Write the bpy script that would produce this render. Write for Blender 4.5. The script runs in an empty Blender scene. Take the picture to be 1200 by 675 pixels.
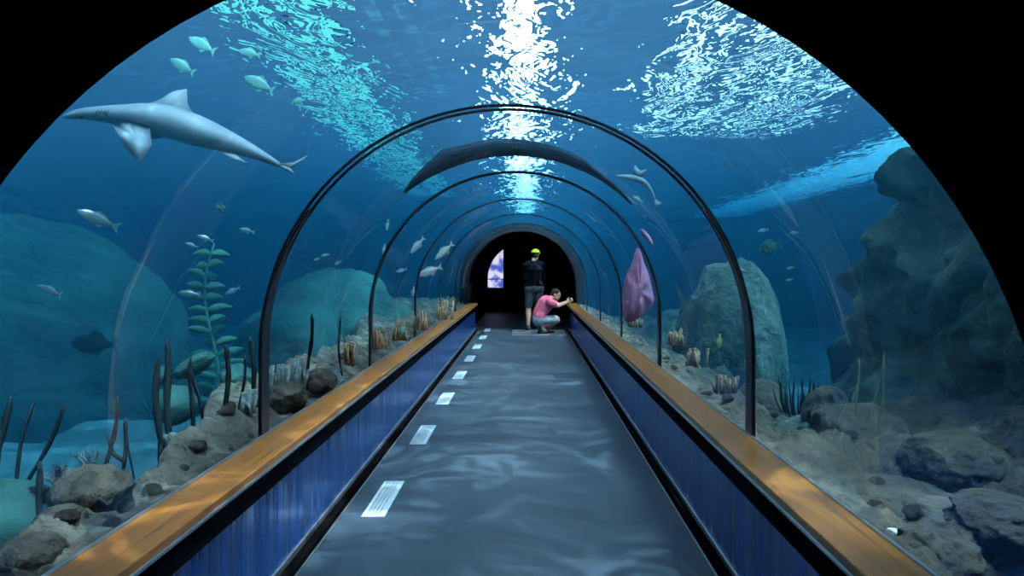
import bpy, bmesh, math, random
from mathutils import Vector, Matrix, noise
random.seed(7)
PI = math.pi
C = bpy.context.scene.collection
F = 867.0
CX, CZ = 0.09, 1.38

def P(px, py, Y):
    """a point of the photograph, placed at its own distance Y down the tunnel"""
    return Vector((CX + (px - 617) * Y / F, Y, CZ - (py - 312) * Y / F))

# ---------------------------------------------------------------- materials
def mat(name):
    m = bpy.data.materials.new(name); m.use_nodes = True
    m.node_tree.nodes.clear()
    return m, m.node_tree.nodes, m.node_tree.links

def N(nodes, t, **kw):
    n = nodes.new(t)
    for k, v in kw.items():
        if k in n.inputs: n.inputs[k].default_value = v
        else: setattr(n, k, v)
    return n

def rough_mat(name, cols, scale=4.0, rough=0.8, bump=0.4, bscale=None, metal=0.0, spec=0.3, detail=6, stretch=(1, 1, 1), coat=0.0, bdist=0.03, rrange=None):
    """principled with noise colour between the given colours and a noise bump"""
    m, ns, L = mat(name)
    out = N(ns, 'ShaderNodeOutputMaterial'); b = N(ns, 'ShaderNodeBsdfPrincipled')
    b.inputs['Roughness'].default_value = rough; b.inputs['Metallic'].default_value = metal
    b.inputs['Specular IOR Level'].default_value = spec; b.inputs['Coat Weight'].default_value = coat
    tc = N(ns, 'ShaderNodeTexCoord'); mp = N(ns, 'ShaderNodeMapping'); mp.inputs['Scale'].default_value = stretch
    L.new(tc.outputs['Object'], mp.inputs['Vector'])
    n = N(ns, 'ShaderNodeTexNoise'); n.inputs['Scale'].default_value = scale; n.inputs['Detail'].default_value = detail
    L.new(mp.outputs[0], n.inputs['Vector'])
    r = N(ns, 'ShaderNodeValToRGB'); cr = r.color_ramp
    cr.elements[0].position = 0.3; cr.elements[1].position = 0.7
    cr.elements[0].color = (*cols[0], 1); cr.elements[1].color = (*cols[-1], 1)
    for i, c in enumerate(cols[1:-1]):
        e = cr.elements.new(0.3 + 0.4 * (i + 1) / (len(cols) - 1)); e.color = (*c, 1)
    L.new(n.outputs['Fac'], r.inputs['Fac']); L.new(r.outputs['Color'], b.inputs['Base Color'])
    if rrange:
        mr = N(ns, 'ShaderNodeMapRange'); mr.inputs['To Min'].default_value = rrange[0]; mr.inputs['To Max'].default_value = rrange[1]
        L.new(n.outputs['Fac'], mr.inputs['Value']); L.new(mr.outputs[0], b.inputs['Roughness'])
    if bump:
        n2 = N(ns, 'ShaderNodeTexNoise'); n2.inputs['Scale'].default_value = bscale or scale * 3; n2.inputs['Detail'].default_value = 8
        L.new(mp.outputs[0], n2.inputs['Vector'])
        bp = N(ns, 'ShaderNodeBump'); bp.inputs['Strength'].default_value = bump; bp.inputs['Distance'].default_value = bdist
        L.new(n2.outputs['Fac'], bp.inputs['Height']); L.new(bp.outputs[0], b.inputs['Normal'])
    L.new(b.outputs[0], out.inputs['Surface'])
    return m

M = {}
M['floor'] = rough_mat('floor_rubber', [(.022, .043, .064), (.034, .058, .082)], 3, .48, .25, 60, spec=.4, bdist=.004)
M['blue'] = rough_mat('blue_painted_panel', [(.004, .035, .15), (.012, .10, .40)], 6, .22, .8, 3.2, metal=.4, spec=.6, stretch=(1, 1, .06), bdist=.05)
M['black'] = rough_mat('matt_black', [(.0015, .0017, .002), (.003, .003, .004)], 5, .95, .1, spec=.02)
M['dark'] = rough_mat('dark_concrete', [(.003, .004, .006), (.006, .008, .011)], 3, .9, .2, spec=.0)
M['wood'] = rough_mat('varnished_wood', [(.16, .058, .010), (.30, .118, .018), (.22, .084, .013)], 5, .28, .15, 10, spec=.5, stretch=(9, .35, 9), coat=.08, bdist=.006)
M['steel'] = rough_mat('brushed_steel', [(.45, .47, .5), (.6, .62, .65)], 20, .3, .1, metal=.9, spec=.5)
M['gasket'] = rough_mat('black_gasket', [(.004, .007, .012), (.012, .018, .026)], 9, .35, .1, spec=.4)
M['plate'] = rough_mat('pale_plate', [(.42, .58, .68), (.5, .66, .75)], 30, .45, .05, spec=.5)
M['sand'] = rough_mat('silty_sand', [(.022, .021, .018), (.075, .07, .06), (.19, .175, .145)], 7, .95, 1.0, 16, spec=.1, bdist=.06)
M['bed'] = rough_mat('aqua_lit_sea_bed', [(.30, .46, .43), (.5, .7, .66)], 2, .95, .8, 6, spec=.1, bdist=.08)  # aqua light on the bed is put into its colour
M['rock'] = rough_mat('grey_green_rock', [(.015, .028, .025), (.055, .08, .07), (.14, .17, .15)], 2.4, .92, 1.0, 7, spec=.15, bdist=.12)
M['cliff'] = rough_mat('pale_grey_green_rock', [(.02, .035, .026), (.10, .125, .095), (.28, .30, .24)], 1.6, .92, 1.0, 6, spec=.1, bdist=.14)
M['rock2'] = rough_mat('brown_rock', [(.018, .016, .014), (.05, .045, .037), (.12, .105, .085)], 5, .92, 1.0, 12, spec=.15, bdist=.06)
M['tealrock'] = rough_mat('teal_rock', [(.004, .022, .021), (.012, .045, .042), (.04, .12, .105)], 1.6, .92, .9, 4, spec=.1, bdist=.1)  # teal light on the bank stones is put into this colour
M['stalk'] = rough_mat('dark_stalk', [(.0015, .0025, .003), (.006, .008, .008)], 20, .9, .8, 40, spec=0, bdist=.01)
M['kelp'] = rough_mat('green_kelp', [(.06, .17, .10), (.14, .30, .18)], 8, .7, .4, spec=.2)
M['reed'] = rough_mat('straw_stalk', [(.28, .30, .15), (.42, .42, .22)], 14, .7, .4, spec=.2)
M['coral'] = rough_mat('pale_coral', [(.14, .18, .19), (.38, .45, .46)], 18, .85, 1.0, 40, spec=.1, bdist=.02)
M['coralbrown'] = rough_mat('tan_coral', [(.17, .11, .07), (.42, .3, .2)], 14, .85, 1.0, 30, spec=.1, bdist=.02)
M['shark'] = rough_mat('grey_shark_skin', [(.10, .14, .18), (.19, .24, .29)], 3, .5, .1, spec=.4)
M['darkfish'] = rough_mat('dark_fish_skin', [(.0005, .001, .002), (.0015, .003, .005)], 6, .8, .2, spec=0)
M['silver'] = rough_mat('silver_scales', [(.3, .4, .42), (.5, .58, .58)], 30, .25, .1, metal=.45, spec=.7)
M['aquafish'] = rough_mat('aqua_lit_scales', [(.1, .32, .29), (.16, .45, .4)], 20, .35, .1, metal=.2, spec=.7)  # aqua light on these fish is put into the scale colour
M['eye'] = rough_mat('fish_eye', [(.005, .005, .006), (.01, .01, .01)], 5, .2, 0, spec=.8)
M['pink'] = rough_mat('pink_cotton', [(.50, .09, .15), (.58, .12, .19)], 12, .9, .3, 20, spec=.1, bdist=.01)
M['mauve'] = rough_mat('mauve_reflection', [(.27, .09, .18), (.38, .16, .27)], 3, .8, .8, 9, spec=.2, bdist=.04)  # colour of the shapes that stand in for a glass reflection
M['denim'] = rough_mat('faded_denim', [(.16, .19, .25), (.33, .36, .42)], 14, .9, .3, 40, spec=.1, bdist=.004)
M['navy'] = rough_mat('dark_cloth', [(.002, .003, .006), (.004, .006, .010)], 10, .9, .3, 20, spec=.05, bdist=.01)
M['greycloth'] = rough_mat('dark_grey_shorts', [(.03, .035, .042), (.055, .06, .07)], 10, .9, .3, 20, spec=.05, bdist=.01)
M['skin'] = rough_mat('skin', [(.42, .24, .17), (.5, .3, .22)], 8, .55, .1, spec=.3)
M['hair'] = rough_mat('dark_hair', [(.012, .009, .008), (.03, .022, .02)], 40, .7, .5, 90, spec=.2, bdist=.004)
M['yellow'] = rough_mat('neon_yellow', [(.62, .80, .02), (.72, .88, .04)], 8, .4, .05, spec=.4)
M['shoe'] = rough_mat('dark_shoe', [(.02, .02, .025), (.04, .04, .045)], 10, .7, .1)
M['sole'] = rough_mat('white_sole', [(.7, .7, .7), (.8, .8, .8)], 10, .7, .1)
M['shell'] = rough_mat('white_shell', [(.7, .72, .78), (.9, .9, .92)], 9, .4, .2, spec=.5)

def acrylic_mat():
    m, ns, L = mat('clear_acrylic')
    out = N(ns, 'ShaderNodeOutputMaterial')
    tr = N(ns, 'ShaderNodeBsdfTransparent'); tr.inputs[0].default_value = (.965, .985, .99, 1)
    gl = N(ns, 'ShaderNodeBsdfGlossy'); gl.inputs['Roughness'].default_value = .035; gl.inputs['Color'].default_value = (.9, .95, 1, 1)
    fr = N(ns, 'ShaderNodeFresnel'); fr.inputs['IOR'].default_value = 1.18
    tc = N(ns, 'ShaderNodeTexCoord'); n = N(ns, 'ShaderNodeTexNoise'); n.inputs['Scale'].default_value = 1.6
    L.new(tc.outputs['Object'], n.inputs['Vector'])
    bp = N(ns, 'ShaderNodeBump'); bp.inputs['Strength'].default_value = .12; bp.inputs['Distance'].default_value = .08
    L.new(n.outputs['Fac'], bp.inputs['Height']); L.new(bp.outputs[0], gl.inputs['Normal']); 
    mx = N(ns, 'ShaderNodeMixShader')
    mm = N(ns, 'ShaderNodeMath', operation='MULTIPLY'); mm.inputs[1].default_value = .10
    L.new(fr.outputs[0], mm.inputs[0]); L.new(mm.outputs[0], mx.inputs[0]); L.new(tr.outputs[0], mx.inputs[1]); L.new(gl.outputs[0], mx.inputs[2])
    L.new(mx.outputs[0], out.inputs['Surface'])
    return m
M['acrylic'] = acrylic_mat()

def water_volume_mat():
    m, ns, L = mat('sea_water')
    out = N(ns, 'ShaderNodeOutputMaterial')
    sc = N(ns, 'ShaderNodeVolumeScatter'); sc.inputs['Color'].default_value = (.03, .31, .58, 1); sc.inputs['Density'].default_value = .017; sc.inputs['Anisotropy'].default_value = .25
    ab = N(ns, 'ShaderNodeVolumeAbsorption'); ab.inputs['Color'].default_value = (.0, .40, .52, 1); ab.inputs['Density'].default_value = .34
    ad = N(ns, 'ShaderNodeAddShader'); L.new(sc.outputs[0], ad.inputs[0]); L.new(ab.outputs[0], ad.inputs[1])
    L.new(ad.outputs[0], out.inputs['Volume'])
    return m
M['water'] = water_volume_mat()

def surface_mat():
    m, ns, L = mat('rippled_water_surface')
    out = N(ns, 'ShaderNodeOutputMaterial')
    tc = N(ns, 'ShaderNodeTexCoord')
    # slow swell and fine ripples for the refracted view
    mp = N(ns, 'ShaderNodeMapping'); mp.inputs['Scale'].default_value = (1.0, .75, 1)
    L.new(tc.outputs['Object'], mp.inputs['Vector'])
    n1 = N(ns, 'ShaderNodeTexNoise'); n1.inputs['Scale'].default_value = 1.5; n1.inputs['Detail'].default_value = 3; n1.inputs['Distortion'].default_value = 1.2
    n2 = N(ns, 'ShaderNodeTexNoise'); n2.inputs['Scale'].default_value = 6; n2.inputs['Detail'].default_value = 2; n2.inputs['Distortion'].default_value = .8
    L.new(mp.outputs[0], n1.inputs['Vector']); L.new(mp.outputs[0], n2.inputs['Vector'])
    ma = N(ns, 'ShaderNodeMath', operation='MULTIPLY_ADD'); ma.inputs[1].default_value = .28
    L.new(n2.outputs['Fac'], ma.inputs[0]); L.new(n1.outputs['Fac'], ma.inputs[2])
    bp = N(ns, 'ShaderNodeBump'); bp.inputs['Strength'].default_value = 1.0; bp.inputs['Distance'].default_value = .075
    L.new(ma.outputs[0], bp.inputs['Height'])
    rf = N(ns, 'ShaderNodeBsdfRefraction'); rf.inputs['IOR'].default_value = 1.33; rf.inputs['Roughness'].default_value = 0.0
    rf.inputs['Color'].default_value = (.95, 1, 1, 1)
    L.new(bp.outputs[0], rf.inputs['Normal'])
    # uneven light let through: bright ridges in the tint stand in for caustics
    mp2 = N(ns, 'ShaderNodeMapping'); mp2.inputs['Scale'].default_value = (1.0, 1.15, 1)
    nd = N(ns, 'ShaderNodeTexNoise'); nd.inputs['Scale'].default_value = 1.8; nd.inputs['Detail'].default_value = 2
    L.new(tc.outputs['Object'], nd.inputs['Vector'])
    mixv = N(ns, 'ShaderNodeVectorMath', operation='MULTIPLY_ADD'); mixv.inputs[1].default_value = (.75, .75, 0)
    L.new(nd.outputs['Color'], mixv.inputs[0]); L.new(tc.outputs['Object'], mixv.inputs[2])
    L.new(mixv.outputs[0], mp2.inputs['Vector'])
    vo = N(ns, 'ShaderNodeTexNoise'); vo.inputs['Scale'].default_value = 2.1; vo.inputs['Detail'].default_value = 1.0; vo.inputs['Distortion'].default_value = 1.0
    L.new(mp2.outputs[0], vo.inputs['Vector'])
    cr = N(ns, 'ShaderNodeValToRGB'); e = cr.color_ramp.elements
    e[0].position = .36; e[0].color = (.06, .06, .06, 1); e[1].position = .64; e[1].color = (.10, .10, .10, 1)
    for pos_, val_ in ((.44, .16), (.475, .62), (.495, 1.0), (.515, .7), (.55, .18)):
        k = cr.color_ramp.elements.new(pos_); k.color = (val_, val_, val_, 1)
    L.new(vo.outputs['Fac'], cr.inputs['Fac'])
    # broad patches
    n3 = N(ns, 'ShaderNodeTexNoise'); n3.inputs['Scale'].default_value = .9; L.new(tc.outputs['Object'], n3.inputs['Vector'])
    mr = N(ns, 'ShaderNodeMapRange'); mr.inputs['From Min'].default_value = .35; mr.inputs['From Max'].default_value = .65; mr.inputs['To Min'].default_value = .12; mr.inputs['To Max'].default_value = 1.0
    L.new(n3.outputs['Fac'], mr.inputs['Value'])
    vm = N(ns, 'ShaderNodeVectorMath', operation='MULTIPLY'); L.new(cr.outputs['Color'], vm.inputs[0]); L.new(mr.outputs[0], vm.inputs[1])
    tr = N(ns, 'ShaderNodeBsdfTransparent'); L.new(vm.outputs[0], tr.inputs['Color'])
    mx = N(ns, 'ShaderNodeMixShader'); mx.inputs[0].default_value = .86
    L.new(tr.outputs[0], mx.inputs[1]); L.new(rf.outputs[0], mx.inputs[2])
    L.new(mx.outputs[0], out.inputs['Surface'])
    return m
M['surface'] = surface_mat()

def emis(name, col, s):
    m, ns, L = mat(name)
    out = N(ns, 'ShaderNodeOutputMaterial'); e = N(ns, 'ShaderNodeEmission'); e.inputs[0].default_value = (*col, 1); e.inputs[1].default_value = s
    L.new(e.outputs[0], out.inputs['Surface']); return m
M['skylight_white'] = emis('white_skylight_glow', (.85, .93, 1), 13)  # glow for the strips that stand in for skylights
M['skylight_right'] = emis('cool_white_skylight_glow', (.75, .92, 1), 5)
M['skylight_side'] = emis('blue_white_skylight_glow', (.35, .82, 1), 5)
M['skylight_aqua'] = emis('aqua_skylight_glow', (.20, .88, .84), 2.3)

def cloud_mat():
    m, ns, L = mat('backlit_cloudy_sky')
    out = N(ns, 'ShaderNodeOutputMaterial'); e = N(ns, 'ShaderNodeEmission'); e.inputs[1].default_value = 1.0
    tc = N(ns, 'ShaderNodeTexCoord'); n = N(ns, 'ShaderNodeTexNoise'); n.inputs['Scale'].default_value = 3.2; n.inputs['Detail'].default_value = 7
    L.new(tc.outputs['Object'], n.inputs['Vector'])
    r = N(ns, 'ShaderNodeValToRGB'); r.color_ramp.elements[0].position = .42; r.color_ramp.elements[0].color = (.07, .13, .62, 1)
    r.color_ramp.elements[1].position = .56; r.color_ramp.elements[1].color = (.72, .72, .9, 1)
    L.new(n.outputs['Fac'], r.inputs[0]); L.new(r.outputs[0], e.inputs[0]); L.new(e.outputs[0], out.inputs['Surface'])
    return m
M['clouds'] = cloud_mat()

# ---------------------------------------------------------------- mesh helpers
def obj(name, bm, m, parent=None, smooth=False, kind=None):
    me = bpy.data.meshes.new(name)
    bmesh.ops.recalc_face_normals(bm, faces=bm.faces)
    bm.to_mesh(me); bm.free()
    if smooth:
        for p in me.polygons: p.use_smooth = True
    me.materials.append(m)
    o = bpy.data.objects.new(name, me); C.objects.link(o)
    if parent: o.parent = parent
    if kind: o['kind'] = kind
    return o

def tag(o, label, cat, group=None):
    o['label'] = label; o['category'] = cat
    if group: o['group'] = group
    return o

def empty(name, loc, rot=(0, 0, 0)):
    o = bpy.data.objects.new(name, None); C.objects.link(o); o.location = loc; o.rotation_euler = rot
    o.empty_display_size = .1
    return o

def dup(root, loc, rot=None, scale=None):
    def cp(o, par):
        c = o.copy(); C.objects.link(c)
        if par: c.parent = par
        for ch in [x for x in bpy.data.objects if x.parent == o]: cp(ch, c)
        return c
    r = cp(root, None); r.location = loc
    if rot is not None: r.rotation_euler = rot
    if scale is not None: r.scale = (scale,) * 3 if isinstance(scale, (int, float)) else scale
    return r

def box(bm, c, s, bev=0):
    r = bmesh.ops.create_cube(bm, size=1, matrix=Matrix.Translation(c) @ Matrix.Diagonal((*s, 1)))
    if bev:
        ed = list({e for v in r['verts'] for e in v.link_edges})
        bmesh.ops.bevel(bm, geom=ed, offset=bev, segments=2, affect='EDGES', profile=.5)

def B(c, s, bev=0):
    bm = bmesh.new(); box(bm, c, s, bev); return bm

def loft(bm, rings, cap=True, closed=False):
    vs = [[bm.verts.new(p) for p in r] for r in rings]
    n = len(rings[0])
    for a, b in zip(vs, vs[1:]):
        for i in range(n):
            bm.faces.new((a[i], a[(i + 1) % n], b[(i + 1) % n], b[i]))
    if cap:
        bm.faces.new(vs[0][::-1]); bm.faces.new(vs[-1])
    return vs

def frame_of(d):
    d = d.normalized(); u = Vector((0, 0, 1)) if abs(d.z) < .9 else Vector((1, 0, 0))
    a = d.cross(u).normalized(); return a, d.cross(a).normalized()

def tube(bm, pts, rad, n=8):
    pts = [Vector(p) for p in pts]
    rr = rad if isinstance(rad, (list, tuple)) else [rad] * len(pts)
    rings = []
    a0 = None
    for i, p in enumerate(pts):
        d = pts[min(i + 1, len(pts) - 1)] - pts[max(i - 1, 0)]
        if a0 is None: a0, b0 = frame_of(d)
        dn = d.normalized(); a0 = (a0 - dn * a0.dot(dn)).normalized(); b0 = dn.cross(a0)
        rings.append([p + (a0 * math.cos(2 * PI * k / n) + b0 * math.sin(2 * PI * k / n)) * rr[i] for k in range(n)])
    loft(bm, rings)

def ell(bm, c, r, rot=None, sub=3):
    mt = Matrix.Translation(c)
    if rot is not None: mt = mt @ rot.to_matrix().to_4x4() if hasattr(rot, 'to_matrix') else mt @ rot
    bmesh.ops.create_icosphere(bm, subdivisions=sub, radius=1, matrix=mt @ Matrix.Diagonal((*r, 1)))

def extrude_poly(pts, y0, y1):
    """prism from an outline in the x-z plane"""
    bm = bmesh.new()
    loft(bm, [[(x, y0, z) for x, z in pts], [(x, y1, z) for x, z in pts]])
    return bm

def nz(x, y, z=0, s=1, o=3):
    v = 0; a = 1
    for k in range(o): v += a * noise.noise(Vector((x, y, z)) * s * 2 ** k); a *= .5
    return v
def sstep(a, b, x):
    t = max(0, min(1, (x - a) / (b - a))); return t * t * (3 - 2 * t)


# arch outline: vertical side, half circle, vertical side
AC = .99
def arch(r, zb=.6, n=48):
    pts = [(-r, zb), (-r, (zb + AC) / 2)]
    pts += [(-r * math.cos(PI * i / n), AC + r * math.sin(PI * i / n)) for i in range(n + 1)]
    pts += [(r, (zb + AC) / 2), (r, zb)]
    return pts

def arch_shell(r0, r1, y0, y1, zb=.6, n=48):
    bm = bmesh.new()
    A, Bq = arch(r0, zb, n), arch(r1, zb, n)
    v = [[bm.verts.new((x, y, z)) for x, z in pl] for y in (y0, y1) for pl in (A, Bq)]
    a0, b0, a1, b1 = v
    for i in range(len(A) - 1):
        bm.faces.new((a0[i], a0[i + 1], a1[i + 1], a1[i])); bm.faces.new((b0[i], b0[i + 1], b1[i + 1], b1[i]))
        bm.faces.new((a0[i], a0[i + 1], b0[i + 1], b0[i])); bm.faces.new((a1[i], a1[i + 1], b1[i + 1], b1[i]))
    for i in (0, -1): bm.faces.new((a0[i], b0[i], b1[i], a1[i]))
    return bm

def frame_with_arch(r, x0, x1, z0, z1, y0, y1, cz=AC, cx=0, zb=0.0, n=48):
    """block with an arch-shaped opening, open at the bottom"""
    inner = [(cx - r, zb)] + [(cx - r * math.cos(PI * i / n), cz + r * math.sin(PI * i / n)) for i in range(n + 1)] + [(cx + r, zb)]
    k = len(inner)
    outer = []
    for i, (x, z) in enumerate(inner):
        dx, dz = x - cx, z - cz
        if i == 0: outer.append((x0, z0)); continue
        if i == k - 1: outer.append((x1, z0)); continue
        t = []
        if dx > 1e-9: t.append((x1 - cx) / dx)
        if dx < -1e-9: t.append((x0 - cx) / dx)
        if dz > 1e-9: t.append((z1 - cz) / dz)
        s = min(t); outer.append((cx + dx * s, cz + dz * s))
    # snap nearest points to the top corners
    for cxn in ((x0, z1), (x1, z1)):
        j = min(range(1, k - 1), key=lambda q: (outer[q][0] - cxn[0]) ** 2 + (outer[q][1] - cxn[1]) ** 2)
        outer[j] = cxn
    bm = bmesh.new()
    vs = [[bm.verts.new((x, y, z)) for x, z in pl] for y in (y0, y1) for pl in (inner, outer)]
    a0, b0, a1, b1 = vs
    for i in range(k - 1):
        for q in ((a0, a1), (b0, b1), (a0, b0), (a1, b1)):
            bm.faces.new((q[0][i], q[0][i + 1], q[1][i + 1], q[1][i]))
    for i in (0, -1): bm.faces.new((a0[i], b0[i], b1[i], a1[i]))
    return bm

# ---------------------------------------------------------------- the building
YP = 1.40          # black portal
YE = 15.6          # end of the clear vault
YB = 22.8          # end wall
HS = 2.95          # water level
obj('floor', B((0, 10, -.05), (2.5, 26, .1)), M['floor'], kind='structure')
# dark entrance room
obj('wall_left', B((-3.05, -.85, 1.9), (.1, 4.5, 3.8)), M['black'], kind='structure')
obj('wall_right', B((3.05, -.85, 1.9), (.1, 4.5, 3.8)), M['black'], kind='structure')
obj('wall_back', B((0, -3.05, 1.9), (6.2, .1, 3.8)), M['black'], kind='structure')
obj('ceiling', B((0, -.85, 3.85), (6.2, 4.5, .1)), M['black'], kind='structure')
for s in (-1, 1):
    obj('floor_entrance', B((s * 2.13, -.85, -.05), (1.76, 4.5, .1)), M['black'], kind='structure')
w = obj('wall_front', frame_with_arch(1.131, -11.5, 9.5, -2.2, 3.9, YP, YP + .037, cz=.871, cx=-.018, zb=-.1), M['black'], kind='structure')

# low blue walls below the ledges
for s, nm in ((-1, 'wall_lower_left'), (1, 'wall_lower_right')):
    obj(nm, B((s * 1.07, (YP + .037 + YE) / 2, -.6), (.16, YE - YP - .037, 2.32)), M['blue'], kind='structure')
    bm = bmesh.new()
    box(bm, (s * .965, (YP + .037 + YE) / 2, .02), (.05, YE - YP - .037, .04), .006)
    obj('baseboard_left' if s < 0 else 'baseboard_right', bm, M['black'], kind='structure')
    # thin steel lips along the skirting
    bm = bmesh.new()
    box(bm, (s * .985, (YP + .037 + YE) / 2, .055), (.012, YE - YP - .037, .03), .003)
    box(bm, (s * .935, (YP + .037 + YE) / 2, .005), (.008, YE - YP - .037, .01), .002)
    obj('trim_1' if s < 0 else 'trim_2', bm, M['steel'], kind='structure')

# wooden ledges
for s in (-1, 1):
    side = 'left' if s < 0 else 'right'
    t = empty('wooden_ledge', (s * 1.04, YP + .037, .55))
    x0, x1 = s * .945 - s * 1.04, s * 1.125 - s * 1.04
    ln = YE - YP - .037
    obj('top_board', B(((x0 + x1) / 2, ln / 2, .032), (abs(x1 - x0), ln, .036), .006), M['wood'], t)
    obj('edge_strip', B((x0 - s * .004, ln / 2, .018), (.008, ln, .012), .002), M['steel'], t)
    obj('support_shade_strip', B((s * .93 - s * 1.04 + s * .035, ln / 2, -.032), (.03, ln, .09), .002), M['black'], t)  # support made tall and black for the shadow under the ledge
    obj('glass_seal', B((s * 1.125 - s * 1.04 - s * .006, ln / 2, .0535), (.012, ln, .008), .002), M['steel'], t)
    tag(t, "long varnished wooden ledge on the %s of the walkway" % ('left' if s < 0 else 'right') +
        (', beside the pale floor plates' if s < 0 else ', opposite those plates'), 'ledge')

# clear vault: panels and the black ribs between them
ribs = [3.43, 5.78, 8.1, 10.4, 12.7]
stops = [YP + .037] + ribs + [YE]
for i in range(len(stops) - 1):
    obj('window_%d' % (i + 1), arch_shell(1.130, 1.150, stops[i] + .004, stops[i + 1] - .004), M['acrylic'], smooth=False, kind='structure')
for o in list(C.objects):
    if o.name.startswith('window_'):
        for p in o.data.polygons: p.use_smooth = abs(p.normal.y) < .5
rl = ['nearest black arch rib of the clear tunnel, framing all the others',
      'second black arch rib of the tunnel, under the dark fish lying overhead',
      'third black arch rib, the thin one just beyond the dark fish overhead',
      'fourth black arch rib of the tunnel, faint against the blue',
      'innermost black arch rib, just before the dark end of the tunnel']
for i, y in enumerate(ribs):
    t = empty('tunnel_rib', (0, y, .6))
    w_ = (.045, .034, .022, .02, .018)[i]
    for q in (-1, 1):
        bm = arch_shell(1.120, 1.132, q * w_ - .006, q * w_ + .006, zb=.6)
        bmesh.ops.translate(bm, verts=bm.verts, vec=(0, 0, -.6))
        obj('sealing_bead', bm, M['gasket'], t)
        # dark upright channel at the foot, thinning into the curve
        bm = bmesh.new(); rings = []
        for k in range(19):
            f = k / 18
            if f < .45: x, z, nx_, nz_ = 1, .6 + (AC - .6) * f / .45, 1, 0; 
            else: a = (f - .45) / .55 * .62; nx_, nz_ = math.cos(a), math.sin(a)
            hw = w_ * 1.05 * (1 - sstep(.45, 1, f) * .85)
            def pt(r): return (q * r * nx_, (z if f < .45 else AC + r * nz_) - .6)
            (xa, za), (xb, zb_) = pt(1.119), pt(1.137)
            rings.append([(xa, -hw, za), (xa, hw, za), (xb, hw, zb_), (xb, -hw, zb_)])
        loft(bm, rings); obj('foot_channel', bm, M['gasket'], t)
    tag(t, rl[i], 'rib', 'ribs of the clear tunnel')

# dark far passage
obj('wall_passage', arch_shell(1.12, 1.32, YE, YB, zb=-.1), M['dark'], kind='structure')
obj('wall_end', B((0, YB + .1, 1.2), (3.0, .2, 3.0)), M['dark'], kind='structure')
r = 1.10; xr = -.62
pts = [(-1.10, .72)] + [(-r * math.cos(a), AC + r * math.sin(a)) for a in [i * math.acos(-xr / r) / 14 for i in range(15)]] + [(xr, .72)]
obj('window_7', extrude_poly(pts, YB - .03, YB - .02), M['clouds'], kind='structure')
bm = bmesh.new(); box(bm, (-.86, YB - .04, .985), (.5, .02, .025)); box(bm, (-.61, YB - .04, 1.32), (.03, .03, 1.25)); box(bm, (-.86, YB - .04, .705), (.5, .03, .03))
obj('window_frame', bm, M['black'], kind='structure')
# threshold bars put in for streaks of light across the far floor
t = empty('threshold_light_streaks', (.34, 15.3, 0))
for k in range(5):
    obj('streak_bar', B((0, -.55 + k * .28, .008), (1.1, .07, .016), .004), M['steel'], t)
tag(t, 'low metal bars put in for light streaks across the floor beside the crouching man', 'light streaks')
# round smoke detector disc high in the passage end
t = empty('wall_disc', (P(617, 277, YB).x, YB - .02, P(617, 277, YB).z))
bm = bmesh.new(); bmesh.ops.create_cone(bm, cap_ends=True, segments=24, radius1=.075, radius2=.06, depth=.04, matrix=Matrix.Rotation(PI / 2, 4, 'X'))
obj('disc_body', bm, M['greycloth'], t)
tag(t, 'small dark round disc high on the black end wall', 'detector')

# pale ridged plates on the floor
t0 = None
pl = ['nearest pale ridged plate on the walkway floor', 'second pale ridged plate on the floor from the front',
      'third pale ridged plate on the floor from the front', 'fourth pale ridged plate on the floor from the front',
      'fifth pale ridged plate on the floor from the front', 'sixth pale ridged plate on the floor from the front',
      'small seventh pale plate on the floor, near the dark end', 'tiny farthest pale plate on the floor in the dark passage']
for i in range(8):
    y = 4.40 + i * 1.66
    if t0 is None:
        t = empty('floor_plate', (-.755, y, 0))
        obj('plate_base', B((0, 0, .003), (.128, .67, .006), .001), M['plate'], t)
        for k in range(9):
            bm = B((-.046 + k * .0105, 0, .008), (.0045, .62, .005), .001)
            obj('ridge', bm, M['plate'] if k % 2 == 0 else M['steel'], t)
        t0 = t
    else:
        t = dup(t0, (-.755, y, 0))
    tag(t, pl[i], 'floor plate', 'pale plates in a row along the left of the floor')

# ---------------------------------------------------------------- the pool
PX0, PX1, PY1, PZ0 = -11.0, 9.0, 25.0, -1.9
bmw = frame_with_arch(1.155, PX0, PX1, PZ0, HS - .03, YP + .045, PY1, zb=PZ0)
w = obj('water', bmw, M['water'], kind='structure')
# surface sheet (wound upward) 
bm = bmesh.new()
nx, ny = 90, 120
vs = [[None] * (nx + 1) for _ in range(ny + 1)]
for j in range(ny + 1):
    for i in range(nx + 1):
        x = PX0 + (PX1 - PX0) * i / nx; y = YP + .045 + (PY1 - YP - .13) * j / ny
        z = HS + .02 * noise.noise(Vector((x * .9, y * .9, 0)))
        vs[j][i] = bm.verts.new((x, y, z))
for j in range(ny):
    for i in range(nx):
        bm.faces.new((vs[j][i], vs[j + 1][i], vs[j + 1][i + 1], vs[j][i + 1]))   # facing down, towards the viewer under water
me = bpy.data.meshes.new('water_surface'); bm.to_mesh(me); bm.free(); me.materials.append(M['surface'])
for p in me.polygons: p.use_smooth = True
o = bpy.data.objects.new('water_surface', me); C.objects.link(o); o['kind'] = 'structure'
# pool shell
M['poolwall'] = rough_mat('blue_pool_wall', [(.006, .04, .07), (.012, .06, .10)], .6, .9, .3, 2, spec=.1)
obj('wall_pool_left', B((PX0 - .1, 13, .9), (.2, 25, 6)), M['poolwall'], kind='structure')
obj('wall_pool_right', B((PX1 + .1, 13, .9), (.2, 25, 6)), M['poolwall'], kind='structure')
obj('wall_pool_far', B((-1, PY1 + .1, .9), (21, .2, 6)), M['poolwall'], kind='structure')

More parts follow.
